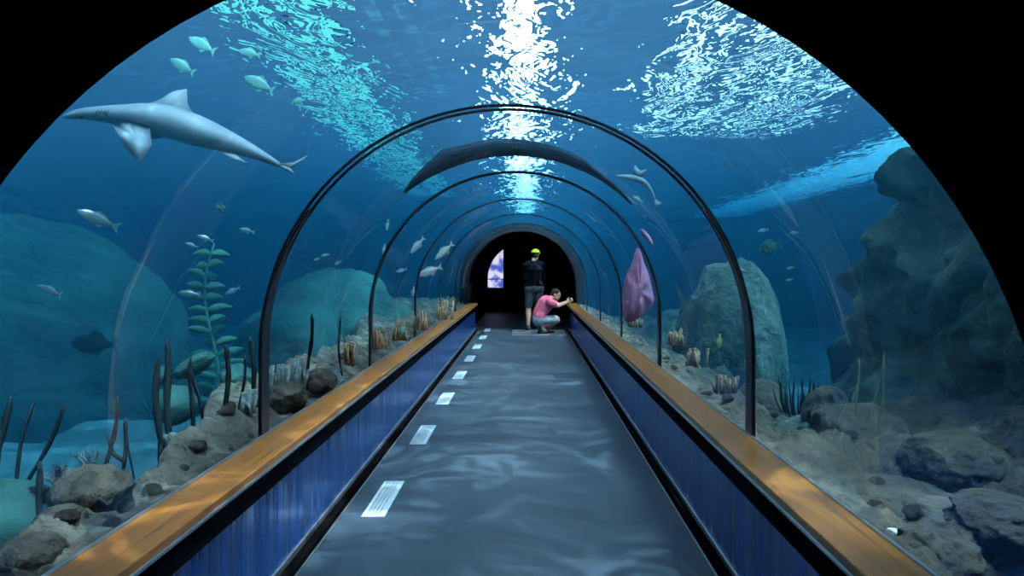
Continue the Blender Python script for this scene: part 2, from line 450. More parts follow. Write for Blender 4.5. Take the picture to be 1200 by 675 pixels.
# sea bed either side
def terrain(name, x0, x1, y0, y1, nx, ny, fn, m):
    bm = bmesh.new()
    g = [[bm.verts.new((x0 + (x1 - x0) * i / nx, y0 + (y1 - y0) * (j / ny) ** (1.6 if 'bank' in name else 1), 0)) for i in range(nx + 1)] for j in range(ny + 1)]
    for row in g:
        for v in row: v.co.z = fn(v.co.x, v.co.y)
    for j in range(ny):
        for i in range(nx): bm.faces.new((g[j][i], g[j][i + 1], g[j + 1][i + 1], g[j + 1][i]))
    return obj(name, bm, m, smooth=True, kind='structure')
terrain('ground_left', PX0, -1.15, YP + .045, PY1, 60, 140, lambda x, y: -.65 + .2 * nz(x, y, 0, .6), M['bed'])
terrain('ground_right', 1.15, PX1, YP + .045, PY1, 60, 140, lambda x, y: -.6 + .2 * nz(x, y, 5, .6), M['bed'])

def bank_left(x, y):
    d = -x - 1.157
    w = .16 + .06 * nz(y, 0, 3, 1.5) + .30 * sstep(3.0, 4.2, y) + .9 * sstep(7, 12, y)
    top = .57 + .09 * sstep(0, .35, d) + .10 * nz(x, y, 1, 2.4) * sstep(0, .25, d) + (.05 * nz(x, y, 2, 9) + .02 * nz(x, y, 6, 26, 2)) * (.25 + .75 * sstep(0, .1, d))
    return top + (-1.6 - top) * sstep(w, w + .45, d)
def bank_right(x, y):
    d = x - 1.157
    top = .57 - .05 * sstep(0, .3, d) + .10 * nz(x, y, 4, 2.2) * sstep(0, .25, d) + (.05 * nz(x, y, 8, 8) + .02 * nz(x, y, 3, 24, 2)) * (.25 + .75 * sstep(0, .1, d)) - .22 * sstep(.1, .8, d) * sstep(3.0, 5, y) + .25 * sstep(.5, 1.4, d) * (1 - sstep(4.5, 6, y))
    w = 2.2 - 1.6 * sstep(4.5, 5.5, y) + .9 * sstep(7.2, 8.5, y)
    return top + (-1.5 - top) * sstep(w, w + .6, d)
terrain('ground_bank_left', -3.8, -1.157, YP + .05, 16, 130, 560, bank_left, M['sand'])
terrain('ground_bank_right', 1.157, 5.0, YP + .05, 16, 170, 520, bank_right, M['rock2'])

# ---------------------------------------------------------------- rocks
def rock(c, r, seed=0, amp=.25, fr=1.4, sub=5, ridge=.5, rot=0):
    """irregular boulder mesh around the origin, plus location"""
    bm = bmesh.new(); bmesh.ops.create_icosphere(bm, subdivisions=sub, radius=1)
    for v in bm.verts:
        n = v.co.normalized(); q = n * fr + Vector((seed * 7.3, seed * 3.1, seed * 5.7))
        h = 0; a = 1
        for k in range(5):
            t = noise.noise(q * 2 ** k); h += a * ((1 - 2 * abs(t)) * ridge + t * (1 - ridge)); a *= .48
        v.co = n * (1 + amp * (h - .4 * ridge)); 
    bmesh.ops.transform(bm, matrix=Matrix.Rotation(rot, 4, 'Z') @ Matrix.Diagonal((*r, 1)), verts=bm.verts)
    return bm
def put_rock(name, c, r, m, label, seed, cat='rock', group=None, **kw):
    o = obj(name, rock(c, r, seed, **kw), M[m], smooth=True); o.location = c
    return tag(o, label, cat, group)

# the cliff on the right: a slab of rock standing along the tunnel
def cliff():
    bm = bmesh.new()
    prof = [(1.6, 3.3), (3.2, 3.1), (3.9, 2.82), (4.4, 2.45), (4.9, 2.2), (5.3, 2.02), (5.66, 1.83), (5.95, 1.55), (6.16, 1.25), (6.35, .8), (6.5, .3), (6.62, -.4), (6.7, -1.4)]
    def crest(y):
        for (a, za), (b, zb) in zip(prof, prof[1:]):
            if a <= y <= b: return za + (zb - za) * (y - a) / (b - a)
        return prof[-1][1] if y > 6 else prof[0][1]
    nu, nv = 230, 190
    g = []
    for j in range(nu + 1):
        y = 1.6 + 5.1 * j / nu; top = crest(y); row = []
        for i in range(nv + 1):
            t = i / nv
            # front face from the foot to the crest, then down the back
            if t < .6:
                k = t / .6; z = -1.5 + (top + 1.5) * k
                x = 2.26 + .48 * k ** 1.5 + .16 * sstep(3, 5, y)
                if z < .75: x -= .34 * sstep(.75, -.2, z) 
            else:
                k = (t - .6) / .4; z = top - (top + 1.5) * k; x = 2.70 + .16 * sstep(3, 5, y) + 1.6 * math.sin(k * PI / 2)
            q = Vector((x, y, z))
            # stacked blocks with deep clefts
            n1 = noise.noise(q * Vector((1.1, 1.1, .9)).x + Vector((3, 9, 1)))
            rd = 1 - 2 * abs(noise.noise(Vector((x * .8, y * 1.5, z * 1.2)) + Vector((7, 1, 4))))
            vor = noise.voronoi(Vector((x * 1.3, y * 1.7 + z * .6, z * 1.5)))[0]
            h = .30 * n1 - .14 * max(0, rd) ** 2 + .30 * (vor[1] - vor[0]) - .06 + .09 * nz(x, y, z, 3.2, 3) + .025 * nz(x, y, z, 13, 2)
            sgn = -1 if t < .6 else 1
            fade = 1 if t < .6 else 1
            x += sgn * h * fade; z2 = z + .10 * nz(x, y, z, 1.6, 2) * sstep(-1.5, 0, z)
            yy = y + .22 * nz(z, x, y, 1.1, 3)
            row.append(bm.verts.new((max(x, 1.45), max(yy, YP + .15), min(z2, HS + .3))))
        g.append(row)
    for j in range(nu):
        for i in range(nv): bm.faces.new((g[j][i], g[j][i + 1], g[j + 1][i + 1], g[j + 1][i]))
    return bm
o = obj('rock_cliff', cliff(), M['cliff'], smooth=True)
tag(o, 'tall craggy grey green rock cliff rising on the right beside the glass', 'rock')

put_rock('boulder', P(838, 400, 8.6) + Vector((.15, 0, -.35)), (.56, .8, 1.30), 'cliff', 'pale rounded boulder column behind glass between first and second rib, right side', 3, amp=.22, fr=1.2)
put_rock('boulder', P(770, 420, 11.3) + Vector((.5, 0, -.3)), (.8, 1.2, 1.0), 'rock', 'dim boulder behind the mauve reflection shape, past the rounded column', 5, amp=.25)
put_rock('boulder', P(893, 474, 5.6) + Vector((.0, 0, -.05)), (.20, .26, .24), 'rock2', 'dark round boulder just right of the nearest rib foot', 11, amp=.1, fr=1)
put_rock('stone_ridge', P(925, 520, 4.2) + Vector((.05, 0, -.10)), (.20, .85, .20), 'rock', 'long pale stone ridge sloping down beside the right ledge', 8, amp=.25, fr=1.2, rot=-.22)
put_rock('rock_mound', P(1015, 520, 3.7) + Vector((0, .1, -.02)), (.24, .28, .19), 'rock2', 'dark rock mound carrying the thin straw coloured stalks', 13, amp=.2)
put_rock('rock_mound', P(978, 485, 4.3) + Vector((0, .1, -.05)), (.13, .16, .18), 'rock2', 'reddish brown pointed rock behind the grassy tuft', 14, amp=.2)
put_rock('rock_slab', P(1045, 580, 2.9) + Vector((0, 0, -.03)), (.22, .26, .07), 'rock2', 'flat grey slab of rock in the rubble right of the ledge', 17, amp=.3)
put_rock('rubble_rock', P(985, 590, 2.7) + Vector((-.03, 0, -.05)), (.13, .2, .09), 'rock2', 'brown lumpy rock next to the ledge, left of the flat slab', 19, amp=.3)
put_rock('rubble_rock', P(1100, 650, 2.15), (.10, .14, .06), 'rock2', 'grey lumpy rock beside the white shell', 21, amp=.3)
put_rock('rubble_rock', P(1120, 545, 3.1), (.17, .26, .11), 'rock2', 'grey rounded rock at the foot of the cliff, above the slab', 23, amp=.3)
put_rock('rubble_rock', P(1180, 615, 2.3), (.13, .2, .075), 'rock2', 'grey rock at the lower right corner under the cliff', 25, amp=.3)

# left side rocks
put_rock('reef_rock', P(60, 500, 10.6) + Vector((-.75, 0, 0)), (2.75, 1.8, 2.7), 'tealrock', 'huge hazy teal reef rock at far left below the shark', 31, amp=.22, fr=1.3)
o = put_rock('reef_cave_boulder', P(110, 404, 6.6), (.16, .1, .085), 'stalk', 'dark oval fish shape floating before the hazy teal reef', 33, amp=.05)
bpy.data.objects.remove(o)
put_rock('reef_rock', P(395, 395, 11) + Vector((0, 0, -.7)), (1.3, 2.0, 1.5), 'tealrock', 'hazy green reef mound behind glass between first and second rib, left side', 35, amp=.25)
put_rock('boulder', P(15, 610, 2.6) + Vector((-.06, 0, -.03)), (.19, .22, .17), 'tealrock', 'smooth teal boulder at the lower left corner', 37, amp=.06, fr=.8)

# small stones on the left bank, behind the stalks, teal light put into their colour
for px, py, Y, r, lab in ((237, 425, 4.3, (.12, .1, .05), 'slanting pale teal rock slab just left of the nearest rib'),
                          (216, 470, 4.0, (.10, .12, .10), 'teal topped rock among the dark stalks, left of the slanting slab'),
                          (288, 440, 4.4, (.09, .1, .085), 'round bright teal rock touching the nearest rib on the left'),
                          (200, 435, 4.3, (.05, .06, .05), 'small pale round stone above the teal topped rock')):
    o = put_rock('teal_stone', P(px, py, Y) + Vector((-.05, 0, -.02)), r, 'tealrock', lab, int(px) % 50, amp=.18, sub=4)
    if 'slab' in lab: o.rotation_euler = (0, -.55, 0)

for k, (px, py, Y, r, lab) in enumerate((
        (125, 575, 2.5, .085, 'rough grey lump of rock on the bank below the two tall dark stalks'),
        (60, 650, 2.05, .06, 'pale rock on the sand at the bottom left corner'),
        (90, 610, 2.3, .05, 'crumbly pale rock between the teal boulder and the ledge'),
        (345, 465, 4.1, .08, 'brown mound of rock behind the ledge, right of the nearest left rib'),
        (385, 445, 4.6, .07, 'pale tan rock on the bank right of the brown mound'))):
    put_rock('bank_rock', P(px, py, Y) + Vector((-.05, 0, -.01)), (r * 1.3, r * 1.3, r), 'rock2', lab, 60 + k, amp=.35, sub=4)

# small stones strewn on both banks
random.seed(11)
peb = []
for v_ in range(4):
    me = bpy.data.meshes.new('pebble'); b_ = rock(None, (1.2, 1.0, .7), 80 + v_, amp=.4, sub=3); b_.to_mesh(me); b_.free()
    for p_ in me.polygons: p_.use_smooth = True
    me.materials.append(M['rock2'] if v_ % 2 else M['sand']); peb.append(me)
for side_, n_, lab_ in ((-1, 46, 'small rough pebble on the sandy bank behind the ledge beside the floor plates'), (1, 46, 'small rough pebble in the rubble between the cliff and the ledge')):
    for k in range(n_):
        y_ = 1.9 + 4.6 * random.random() ** 1.3; d_ = random.uniform(.05, .30 if side_ < 0 else .75); x_ = side_ * (1.157 + d_)
        z_ = bank_left(x_, y_) if side_ < 0 else bank_right(x_, y_)
        o = bpy.data.objects.new('pebble', peb[k % 4]); C.objects.link(o); sz = random.uniform(.010, .032)
        o.location = (x_, y_, z_ + sz * .3); o.scale = (sz,) * 3; o.rotation_euler = (random.uniform(-.4, .4), 0, random.uniform(0, 6))
        tag(o, lab_, 'pebble', 'pebbles on the left bank' if side_ < 0 else 'pebbles on the right bank')

# ---------------------------------------------------------------- stalks, kelp, coral
def stalk(px, py, Y, h, r, lean=0, m='stalk', label='', kink=0, group='dark stalks on the left bank', leany=0):
    base = P(px, py, Y); bm = bmesh.new(); pts = []; rr = []
    n = 12; ph = random.random() * 6
    for i in range(n + 1):
        t = i / n
        pts.append(Vector((lean * t * h + .03 * h * math.sin(t * 5 + ph), leany * t * h + .02 * h * math.cos(t * 4 + ph), -.06 + t * (h + .06))))
        rr.append(.5 * r * (1 + .28 * noise.noise(Vector((px * .1, t * 9, 0)))) * (1.15 - .1 * t + .35 * math.sin(t * 3.1) * t + .12 * math.sin(t * 17 + ph)) * (1 if i < n else .35))
    tube(bm, pts, rr, 10)
    if kink:
        j = 5; p = pts[j]
        tube(bm, [p, p + Vector((-.05, .01, .03)), p + Vector((-.07, .01, .10))], [r * .7, r * .7, r * .4], 8)
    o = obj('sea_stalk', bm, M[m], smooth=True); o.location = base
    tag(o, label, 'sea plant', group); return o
S = [(120, 560, 2.72, .27, .012, .18, 'tallest dark stalk standing on the grey lump of the bank'),
     (140, 560, 2.76, .20, .011, .12, 'shorter knobbly dark stalk right of the tallest one'),
     (156, 555, 2.95, .20, .007, -.1, 'slim dark stalk leaning left beside the knobbly one'),
     (50, 600, 2.45, .15, .016, -.1, 'thick short dark stalk in front of the teal boulder'),
     (20, 575, 3.0, .32, .014, .55, 'dark stalk leaning right across the lit sea bed at far left'),
     (-5, 575, 3.0, .34, .02, .12, 'broad dark stalk at the left edge of the view'),
     (12, 565, 3.1, .3, .013, .3, 'dark stalk between the edge stalk and the leaning one'),
     (185, 530, 3.1, .36, .021, .02, 'thick hazy stalk left of the white flecked coral'),
     (205, 520, 3.3, .42, .024, -.12, 'tall thick dark trunk behind the teal topped rock'),
     (222, 512, 3.4, .33, .017, .05, 'straight dark stalk under the slanting teal slab'),
     (240, 505, 3.5, .28, .012, -.2, 'thin stalk leaning left under the slanting slab'),
     (262, 490, 3.7, .33, .021, .05, 'dark stalk just left of the round bright teal rock'),
     (280, 482, 3.8, .26, .012, .1, 'slim stalk below the round bright teal rock'),
     (295, 475, 3.95, .33, .02, .0, 'dark stalk hugging the nearest rib on the left'),
     (362, 445, 4.5, .36, .017, .02, 'dark tall stalk behind the brown mound'),
     (400, 430, 5.0, .3, .012, -.05, 'slim stalk midway between the first two left ribs')]
for k, (px, py, Y, h, r, ln, lab) in enumerate(S):
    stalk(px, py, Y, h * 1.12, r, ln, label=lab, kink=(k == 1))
for k, (px, py, Y, h, r, ln, lab) in enumerate([
        (1005, 500, 3.65, .34, .008, 0.0, 'left straight straw coloured stalk on the dark mound'),
        (1018, 498, 3.62, .23, .007, .22, 'shortest straw coloured stalk, leaning between the two long ones'),
        (1027, 505, 3.58, .38, .009, .12, 'right long straw coloured stalk with a bent top')]):
    stalk(px, py, Y, h, r, ln, 'reed', lab, group='straw coloured stalks on the right mound')
for k, (px, py, Y, lab) in enumerate([(1037, 552, 3.3, 'left stub of a black peg standing in the rubble'), (1049, 552, 3.3, 'right, straighter stub of a black peg in the rubble')]):
    stalk(px, py, Y, .085, .013, (-.3, 0)[k], 'stalk', lab, group='black stubs in the right rubble')

def branching(bm, p, d, L, r, depth):
    q = p + d * L
    tube(bm, [p, (p + q) / 2 + Vector((random.uniform(-1, 1), random.uniform(-1, 1), 0)) * L * .08, q], [r, r * .85, r * .7], 6)
    if depth == 0: return
    for k in range(random.choice((2, 3))):
        nd = (d + Vector((random.uniform(-.9, .9), random.uniform(-.35, .35), random.uniform(-.1, .5)))).normalized()
        branching(bm, q, nd, L * random.uniform(.6, .85), r * .68, depth - 1)
def coral(px, py, Y, size, label, m='coral', depth=4, r=.01):
    bm = bmesh.new(); random.seed(int(px * 3 + py))
    for k in range(3): branching(bm, Vector((0, 0, -.02)), Vector((-.35 + .35 * k, 0, 1)).normalized(), size * .34, r, depth)
    o = obj('branching_coral', bm, M[m]); o.location = P(px, py, Y); tag(o, label, 'coral', 'branching corals'); return o
coral(70, 580, 2.75, .13, 'bushy pale branching coral between teal boulder and grey lump')
coral(107, 562, 2.9, .15, 'slender pale branching coral just left of the tallest dark stalk', depth=3, r=.007)
coral(45, 595, 2.6, .10, 'dark low branching coral above the teal boulder', m='stalk')
def crust(px, py, Y, w, h, label, seed, m='coral', n=14):
    """upright clump of knobbly pale fingers"""
    random.seed(seed); bm = bmesh.new()
    for k in range(n):
        a = random.uniform(0, 2 * PI); q = random.uniform(0, w); hh = h * random.uniform(.45, 1)
        b = Vector((q * math.cos(a), q * math.sin(a), -.03)); top = b + Vector((random.uniform(-.02, .02), random.uniform(-.02, .02), hh))
        tube(bm, [b, (b + top) / 2, top, top + Vector((0, 0, .004))], [.012, .010, .013, .005], 7)
    o = obj('finger_coral', bm, M[m], smooth=True); o.location = P(px, py, Y)
    return tag(o, label, 'coral', 'finger corals along the left bank')
crust(200, 525, 3.2, .03, .10, 'small bright white flecked finger coral at the foot of the thick hazy stalk', 1, n=8)
crust(248, 500, 3.5, .04, .10, 'pale finger coral below the slanting teal slab', 2)
crust(288, 478, 3.8, .04, .12, 'pale finger coral beside the foot of the nearest left rib', 3)
crust(325, 455, 4.25, .07, .17, 'tall pale finger coral just right of the nearest left rib', 4, n=20)
crust(348, 445, 4.5, .06, .15, 'pale finger coral over the brown mound', 5, n=16)
crust(375, 440, 4.7, .05, .10, 'low tan finger coral on the bank past the brown mound', 6, m='coralbrown')
crust(412, 420, 5.2, .06, .14, 'tan finger coral before the second left rib', 7, m='coralbrown')
crust(445, 405, 5.9, .06, .17, 'tall tan finger coral right of the second left rib', 8, m='coralbrown')
crust(470, 395, 6.8, .08, .18, 'tan finger coral past the second left rib beside a pale fish', 9, m='coralbrown', n=20)
crust(495, 383, 8.0, .1, .2, 'distant tan finger coral behind the third left rib', 10, m='coralbrown', n=20)
crust(520, 372, 9.6, .12, .25, 'farthest tan finger coral near the dark end of the tunnel, left side', 11, m='coralbrown', n=20)
for k, (px, py, Y, h, lab) in enumerate([(790, 400, 6.4, .14, 'pale brown finger coral right of the second right rib'),
                        (815, 425, 5.6, .14, 'tan finger coral below the rounded boulder column'),
                        (848, 455, 4.9, .13, 'pale finger coral just left of the nearest right rib'),
                        (745, 380, 8.2, .15, 'brown finger coral at the foot of the mauve reflection shape')]):
    o = crust(px, py, Y, .08, h, lab, 30 + k, m='coralbrown', n=18); o['group'] = 'finger corals along the right bank'

def grass_tuft(px, py, Y, n, h, label):
    random.seed(5); root = P(px, py, Y); bm = bmesh.new()
    for k in range(n):
        a = random.uniform(-1, 1); b = Vector((a * .09, random.uniform(-.05, .05), -.08))
        tip = b + Vector((a * .07 + random.uniform(-.03, .03), random.uniform(-.03, .03), h * random.uniform(.6, 1)))
        mid = (b + tip) / 2 + Vector((a * .02, 0, .01))
        tube(bm, [b, mid, tip], [.007, .006, .002], 5)
    o = obj('sea_grass_tuft', bm, M['stalk']); o.location = root
    return tag(o, label, 'sea plant')
grass_tuft(935, 478, 5.2, 34, .30, 'dark spiky grassy tuft silhouetted on the lit bed right of the nearest rib')

# tall feathery kelp in the haze on the left
def kelp(px, top, bot, Y, label):
    base = P(px, bot, Y); H = P(px, top, Y).z - base.z
    t = empty('feathery_kelp', base)
    pts = [Vector((.08 * math.sin(k * .5), .04 * math.cos(k * .7), H * k / 14)) for k in range(15)]
    bm = bmesh.new(); tube(bm, pts, [.022 - .001 * k for k in range(15)], 8); obj('stem', bm, M['kelp'], t, smooth=True)
    random.seed(3)
    for k in range(34):
        f = k / 34; p = pts[min(14, int(f * 14))]; s = -1 if k % 2 else 1
        d = Vector((s * random.uniform(.7, 1), random.uniform(-.6, .6), random.uniform(.15, .6))).normalized(); L = .34 * (1 - .35 * f) * random.uniform(.7, 1)
        u = d.cross(Vector((0, 1, .2))).normalized(); wd = .045
        rings = []
        for q in range(6):
            a = q / 5; c = p + d * L * a - Vector((0, 0, .05 * a * a)); ww = wd * math.sin(PI * (.08 + .9 * a)) + .002
            th = d.cross(u).normalized() * .004
            rings.append([c + u * ww, c + th, c - u * ww, c - th])
        bm = bmesh.new(); loft(bm, rings); obj('frond', bm, M['kelp'], t, smooth=True)
    tag(t, label, 'sea plant')
kelp(247, 285, 470, 7.6, 'tall feathery green kelp in the haze left of the nearest rib')

# ---------------------------------------------------------------- fish
def fish_mesh(L=1.0, h=.30, w=.13, m='silver', bend=0.0):
    """fish pointing to -X; returns an Empty with body, tail_fin, dorsal_fin, belly_fin, eye"""
    t = empty('fish', (0, 0, 0))
    prof = [(-.5, .02), (-.46, .25), (-.38, .55), (-.25, .88), (-.08, 1), (.1, .88), (.25, .58), (.35, .32), (.42, .2)]
    def cb(x): return bend * (x + .5) ** 2
    bm = bmesh.new()
    loft(bm, [[Vector((x * L, (cb(x) + w * f * .5 * math.cos(a)) * L, h * f * .5 * math.sin(a) * L)) for a in [2 * PI * k / 12 for k in range(12)]] for x, f in prof])
    obj('body', bm, M[m], t, smooth=True)
    def fin(name, pts, th=.008):
        bm = bmesh.new()
        a = [bm.verts.new(((x) * L, (cb(x) - th) * L, z * L)) for x, z in pts]; b = [bm.verts.new((x * L, (cb(x) + th) * L, z * L)) for x, z in pts]
        bm.faces.new(a[::-1]); bm.faces.new(b); n = len(pts)
        for i in range(n): bm.faces.new((a[i], a[(i + 1) % n], b[(i + 1) % n], b[i]))
        obj(name, bm, M[m], t)
    fin('tail_fin', [(.38, -.03), (.56, -.16 * h / .3), (.50, 0), (.56, .16 * h / .3), (.38, .03)])
    fin('dorsal_fin', [(-.15, .44 * h), (-.02, .72 * h), (.2, .5 * h), (.22, .3 * h)])
    fin('belly_fin', [(-.02, -.44 * h), (.10, -.68 * h), (.22, -.32 * h)])
    bm = bmesh.new(); 
    for s in (-1, 1): ell(bm, Vector((-.38 * L, (cb(-.38) + s * .26 * w) * L, .06 * h * L)), (.018 * L,) * 3, sub=1)
    obj('eye', bm, M['eye'], t)
    return t
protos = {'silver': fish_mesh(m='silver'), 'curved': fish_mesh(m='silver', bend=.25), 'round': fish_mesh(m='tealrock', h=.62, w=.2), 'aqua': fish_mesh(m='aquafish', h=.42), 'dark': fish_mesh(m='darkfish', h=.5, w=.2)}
used = set()
# (px, py, Y, length px, roll in picture (deg), heading yaw (deg), kind, label)
FISH = [
 (113, 256, 4.5, 44, -25, 20, 'curved', 'pale fish with a bent tail swimming left below the shark'),
 (57, 340, 5.0, 28, -25, 10, 'silver', 'faint grey fish in front of the hazy teal reef'),
 (110, 403, 6.0, 46, -5, 30, 'dark', 'dark oval fish hovering before the hazy teal reef'),
 (258, 244, 5.2, 16, -60, 0, 'round', 'small greenish fish turning, high above the feathery kelp'),
 (289, 270, 5.2, 17, -15, 10, 'silver', 'small white fish right of the greenish turning fish'),
 (240, 279, 5.0, 19, -20, 10, 'silver', 'bright small fish at the tip of the feathery kelp'),
 (224, 287, 5.2, 14, -20, 10, 'silver', 'faint small fish left of the bright one at the kelp tip'),
 (221, 344, 5.0, 24, -5, 10, 'silver', 'small fish swimming left beside the middle of the feathery kelp'),
 (272, 341, 5.2, 18, 25, 10, 'silver', 'small fish slanting upward on the right side of the feathery kelp'),
 (371, 304, 6.0, 8, 20, 0, 'silver', 'leftmost tiny fish of the trio between the first two ribs'),
 (381, 299, 6.0, 10, 10, 0, 'silver', 'middle tiny fish of the trio between the first two ribs'),
 (396, 308, 6.0, 10, 30, 0, 'silver', 'rightmost tiny fish of the trio between the first two ribs'),
 (213, 77, 4.6, 36, -30, 15, 'aqua', 'aqua lit fish above the dorsal fin of the shark'),
 (292, 62, 4.8, 30, -10, 10, 'aqua', 'plump aqua lit fish higher right of the shark, near the surface'),
 (303, 98, 4.8, 44, -25, 10, 'aqua', 'long aqua lit fish below the plump one'),
 (350, 118, 5.0, 20, 10, 10, 'aqua', 'small aqua fish right of the long aqua lit fish'),
 (236, 52, 5.0, 40, -28, 10, 'aqua', 'dim aqua fish near the black arch, topmost of the left fish'),
 (165, 170, 6.0, 12, -40, 0, 'silver', 'tiny fish under the belly of the shark'),
 (454, 264, 7.0, 13, 80, 0, 'silver', 'small fish pointing upward left of the second rib'),
 (450, 292, 7.0, 12, 80, 0, 'silver', 'small fish below the upward pointing one at the second rib'),
 (489, 288, 8.5, 24, 50, 20, 'silver', 'silver fish slanting up in the school past the second left rib'),
 (520, 295, 9.0, 28, 42, 20, 'silver', 'long silver fish at the right of the school'),
 (503, 318, 8.8, 30, 20, 20, 'silver', 'broad silver fish in the middle of the school'),
 (470, 317, 8.0, 13, 15, 10, 'silver', 'small fish at the left edge of the school'),
 (484, 342, 8.0, 12, 80, 0, 'silver', 'small fish hanging upright under the school'),
 (477, 355, 8.0, 11, -20, 0, 'silver', 'lowest small fish of the school near the coral'),
 (471, 386, 6.4, 15, 85, 0, 'aqua', 'pale green upright fish over the left ledge'),
 (902, 290, 6.5, 27, 15, 0, 'round', 'round greenish fish left of the cliff'),
 (930, 273, 6.8, 12, 5, 0, 'silver', 'small oval fish above right of the round greenish fish'),
 (894, 270, 6.8, 13, 10, 0, 'silver', 'small fish just above the round greenish fish'),
 (926, 314, 6.8, 9, 10, 0, 'silver', 'tiny fish below the round greenish fish'),
 (925, 328, 6.8, 9, 10, 0, 'silver', 'lowest tiny fish below the round greenish fish'),
 (909, 391, 6.5, 16, -10, 0, 'silver', 'faint fish low in the blue gap left of the cliff'),
 (872, 318, 7.0, 11, -20, 0, 'silver', 'small fish over the shoulder of the rounded boulder column'),
 (843, 400, 5.6, 17, 86, 0, 'reedfish', 'pale yellow fish standing upright before the rounded boulder column'),
 (747, 233, 6.6, 13, -30, 0, 'silver', 'white small fish under the little shark at the second right rib'),
 (877, 424, 3.9, 24, 75, 0, 'silver', 'lilac white fish shape in place of a light reflection, just right of the nearest right rib'),  # fish shape put in where light reflects beside the rib
]
protos['reedfish'] = fish_mesh(m='reed', h=.36)
for px, py, Y, ln, roll, yaw, kind, lab in FISH:
    L = ln * Y / F
    pr = protos[kind]
    # roll > 0 lifts the tail end when heading left: rotate about Y
    rot = (0, math.radians(-roll), math.radians(yaw))
    if kind in used: o = dup(pr, P(px, py, Y), rot, L)
    else:
        o = pr; used.add(kind); o.location = P(px, py, Y); o.rotation_euler = rot; o.scale = (L,) * 3
    if kind == 'aqua': o.scale = (L * .8,) * 3
    tag(o, lab, 'fish', 'small fish around the tunnel')

def shark(name, spine, width, height, m, fins, label, parent_mat=None):
    """spine: list of points; width/height: radii per point in the local frame. fins: (name, outline of points, thickness vector)"""
    t = empty(name, spine[0]); o0 = spine[0]
    bm = bmesh.new(); rings = []
    for i, p in enumerate(spine):
        d = (spine[min(i + 1, len(spine) - 1)] - spine[max(i - 1, 0)]).normalized()
        up = Vector((0, 0, 1)); side = d.cross(up).normalized(); up2 = side.cross(d).normalized()
        rings.append([p - o0 + side * width[i] * math.cos(a) + up2 * height[i] * (math.sin(a) if math.sin(a) > 0 else .8 * math.sin(a)) for a in [2 * PI * k / 20 for k in range(20)]])
    loft(bm, rings); b = obj('body', bm, M[m], t, smooth=True)
    md = b.modifiers.new('s', 'SUBSURF'); md.levels = 1; md.render_levels = 1
    for nm, pts, th in fins:
        bm = bmesh.new(); pts = [Vector(p) - o0 for p in pts]; th = Vector(th)
        c = sum(pts, Vector()) / len(pts)
        A = [bm.verts.new(p) for p in pts]; c1 = bm.verts.new(c + th); c2 = bm.verts.new(c - th); n = len(pts)
        for i in range(n):
            bm.faces.new((A[i], A[(i + 1) % n], c1)); bm.faces.new((A[(i + 1) % n], A[i], c2))
        obj(nm, bm, M[m], t, smooth=True)
    tag(t, label, 'shark'); return t
YS = 4.4
sp = [(72, 138), (90, 134), (115, 134), (150, 137), (185, 140), (215, 150), (245, 160), (275, 170), (300, 180), (318, 189), (330, 195)]
ys = [4.2, 4.22, 4.25, 4.3, 4.35, 4.4, 4.45, 4.5, 4.56, 4.6, 4.65]
spine = [P(px, py, y) for (px, py), y in zip(sp, ys)]
s_ = YS / F
shark('shark', spine, [.01, .05, .09, .13, .15, .145, .12, .09, .055, .03, .015],
      [k * s_ for k in (2, 6, 9, 14, 21, 22, 19, 13, 8, 5, 3)], 'shark', [
    ('dorsal_fin', [P(160, 126, 4.33), P(186, 117, 4.36), P(203, 107, 4.37), P(219, 104, 4.38), P(220, 122, 4.4), P(232, 142, 4.42), P(200, 140, 4.38)], (0, .018, 0)),
    ('pectoral_fin', [P(132, 146, 4.2), P(150, 138, 4.25), P(175, 144, 4.3), P(178, 170, 4.05), P(165, 190, 3.9), P(148, 175, 4.0)], (0, .005, .004)),
    ('pectoral_fin', [P(150, 140, 4.45), P(175, 144, 4.45), P(200, 160, 4.8), P(172, 165, 4.85)], (0, .005, .004)),
    ('pelvic_fin', [P(255, 176, 4.45), P(275, 180, 4.45), P(290, 191, 4.3), P(272, 186, 4.3)], (0, .01, .005)),
    ('second_dorsal_fin', [P(285, 172, 4.5), P(300, 170, 4.52), P(308, 181, 4.55)], (0, .008, 0)),
    ('tail_fin', [P(325, 192, 4.62), P(345, 190, 4.66), P(362, 181, 4.68), P(350, 192, 4.66), P(336, 200, 4.64)], (0, .008, .004)),
    ('tail_fin', [P(325, 192, 4.62), P(340, 196, 4.64), P(347, 205, 4.64), P(335, 200, 4.63)], (0, .008, .004)),
], 'large grey shark with a tall dorsal fin and lit flank at upper left')
# grey shape of a second body gliding under it
shk = [x for x in bpy.data.objects if x.name == 'shark'][0]
bm = bmesh.new(); pe = P(98, 138, 4.18) - shk.location; ell(bm, pe + Vector((0, -.02, 0)), (.012,) * 3, sub=2); obj('eye', bm, M['eye'], shk)
for k in range(4):
    bm = bmesh.new(); a_ = P(122 + k * 4, 131, 4.2) - shk.location; b_ = P(120 + k * 4, 139, 4.17) - shk.location
    tube(bm, [a_ + Vector((0, -.05, 0)), (a_ + b_) / 2 + Vector((0, -.068, 0)), b_ + Vector((0, -.05, 0))], [.002, .004, .002], 6); obj('gill_slit', bm, M['eye'], shk)
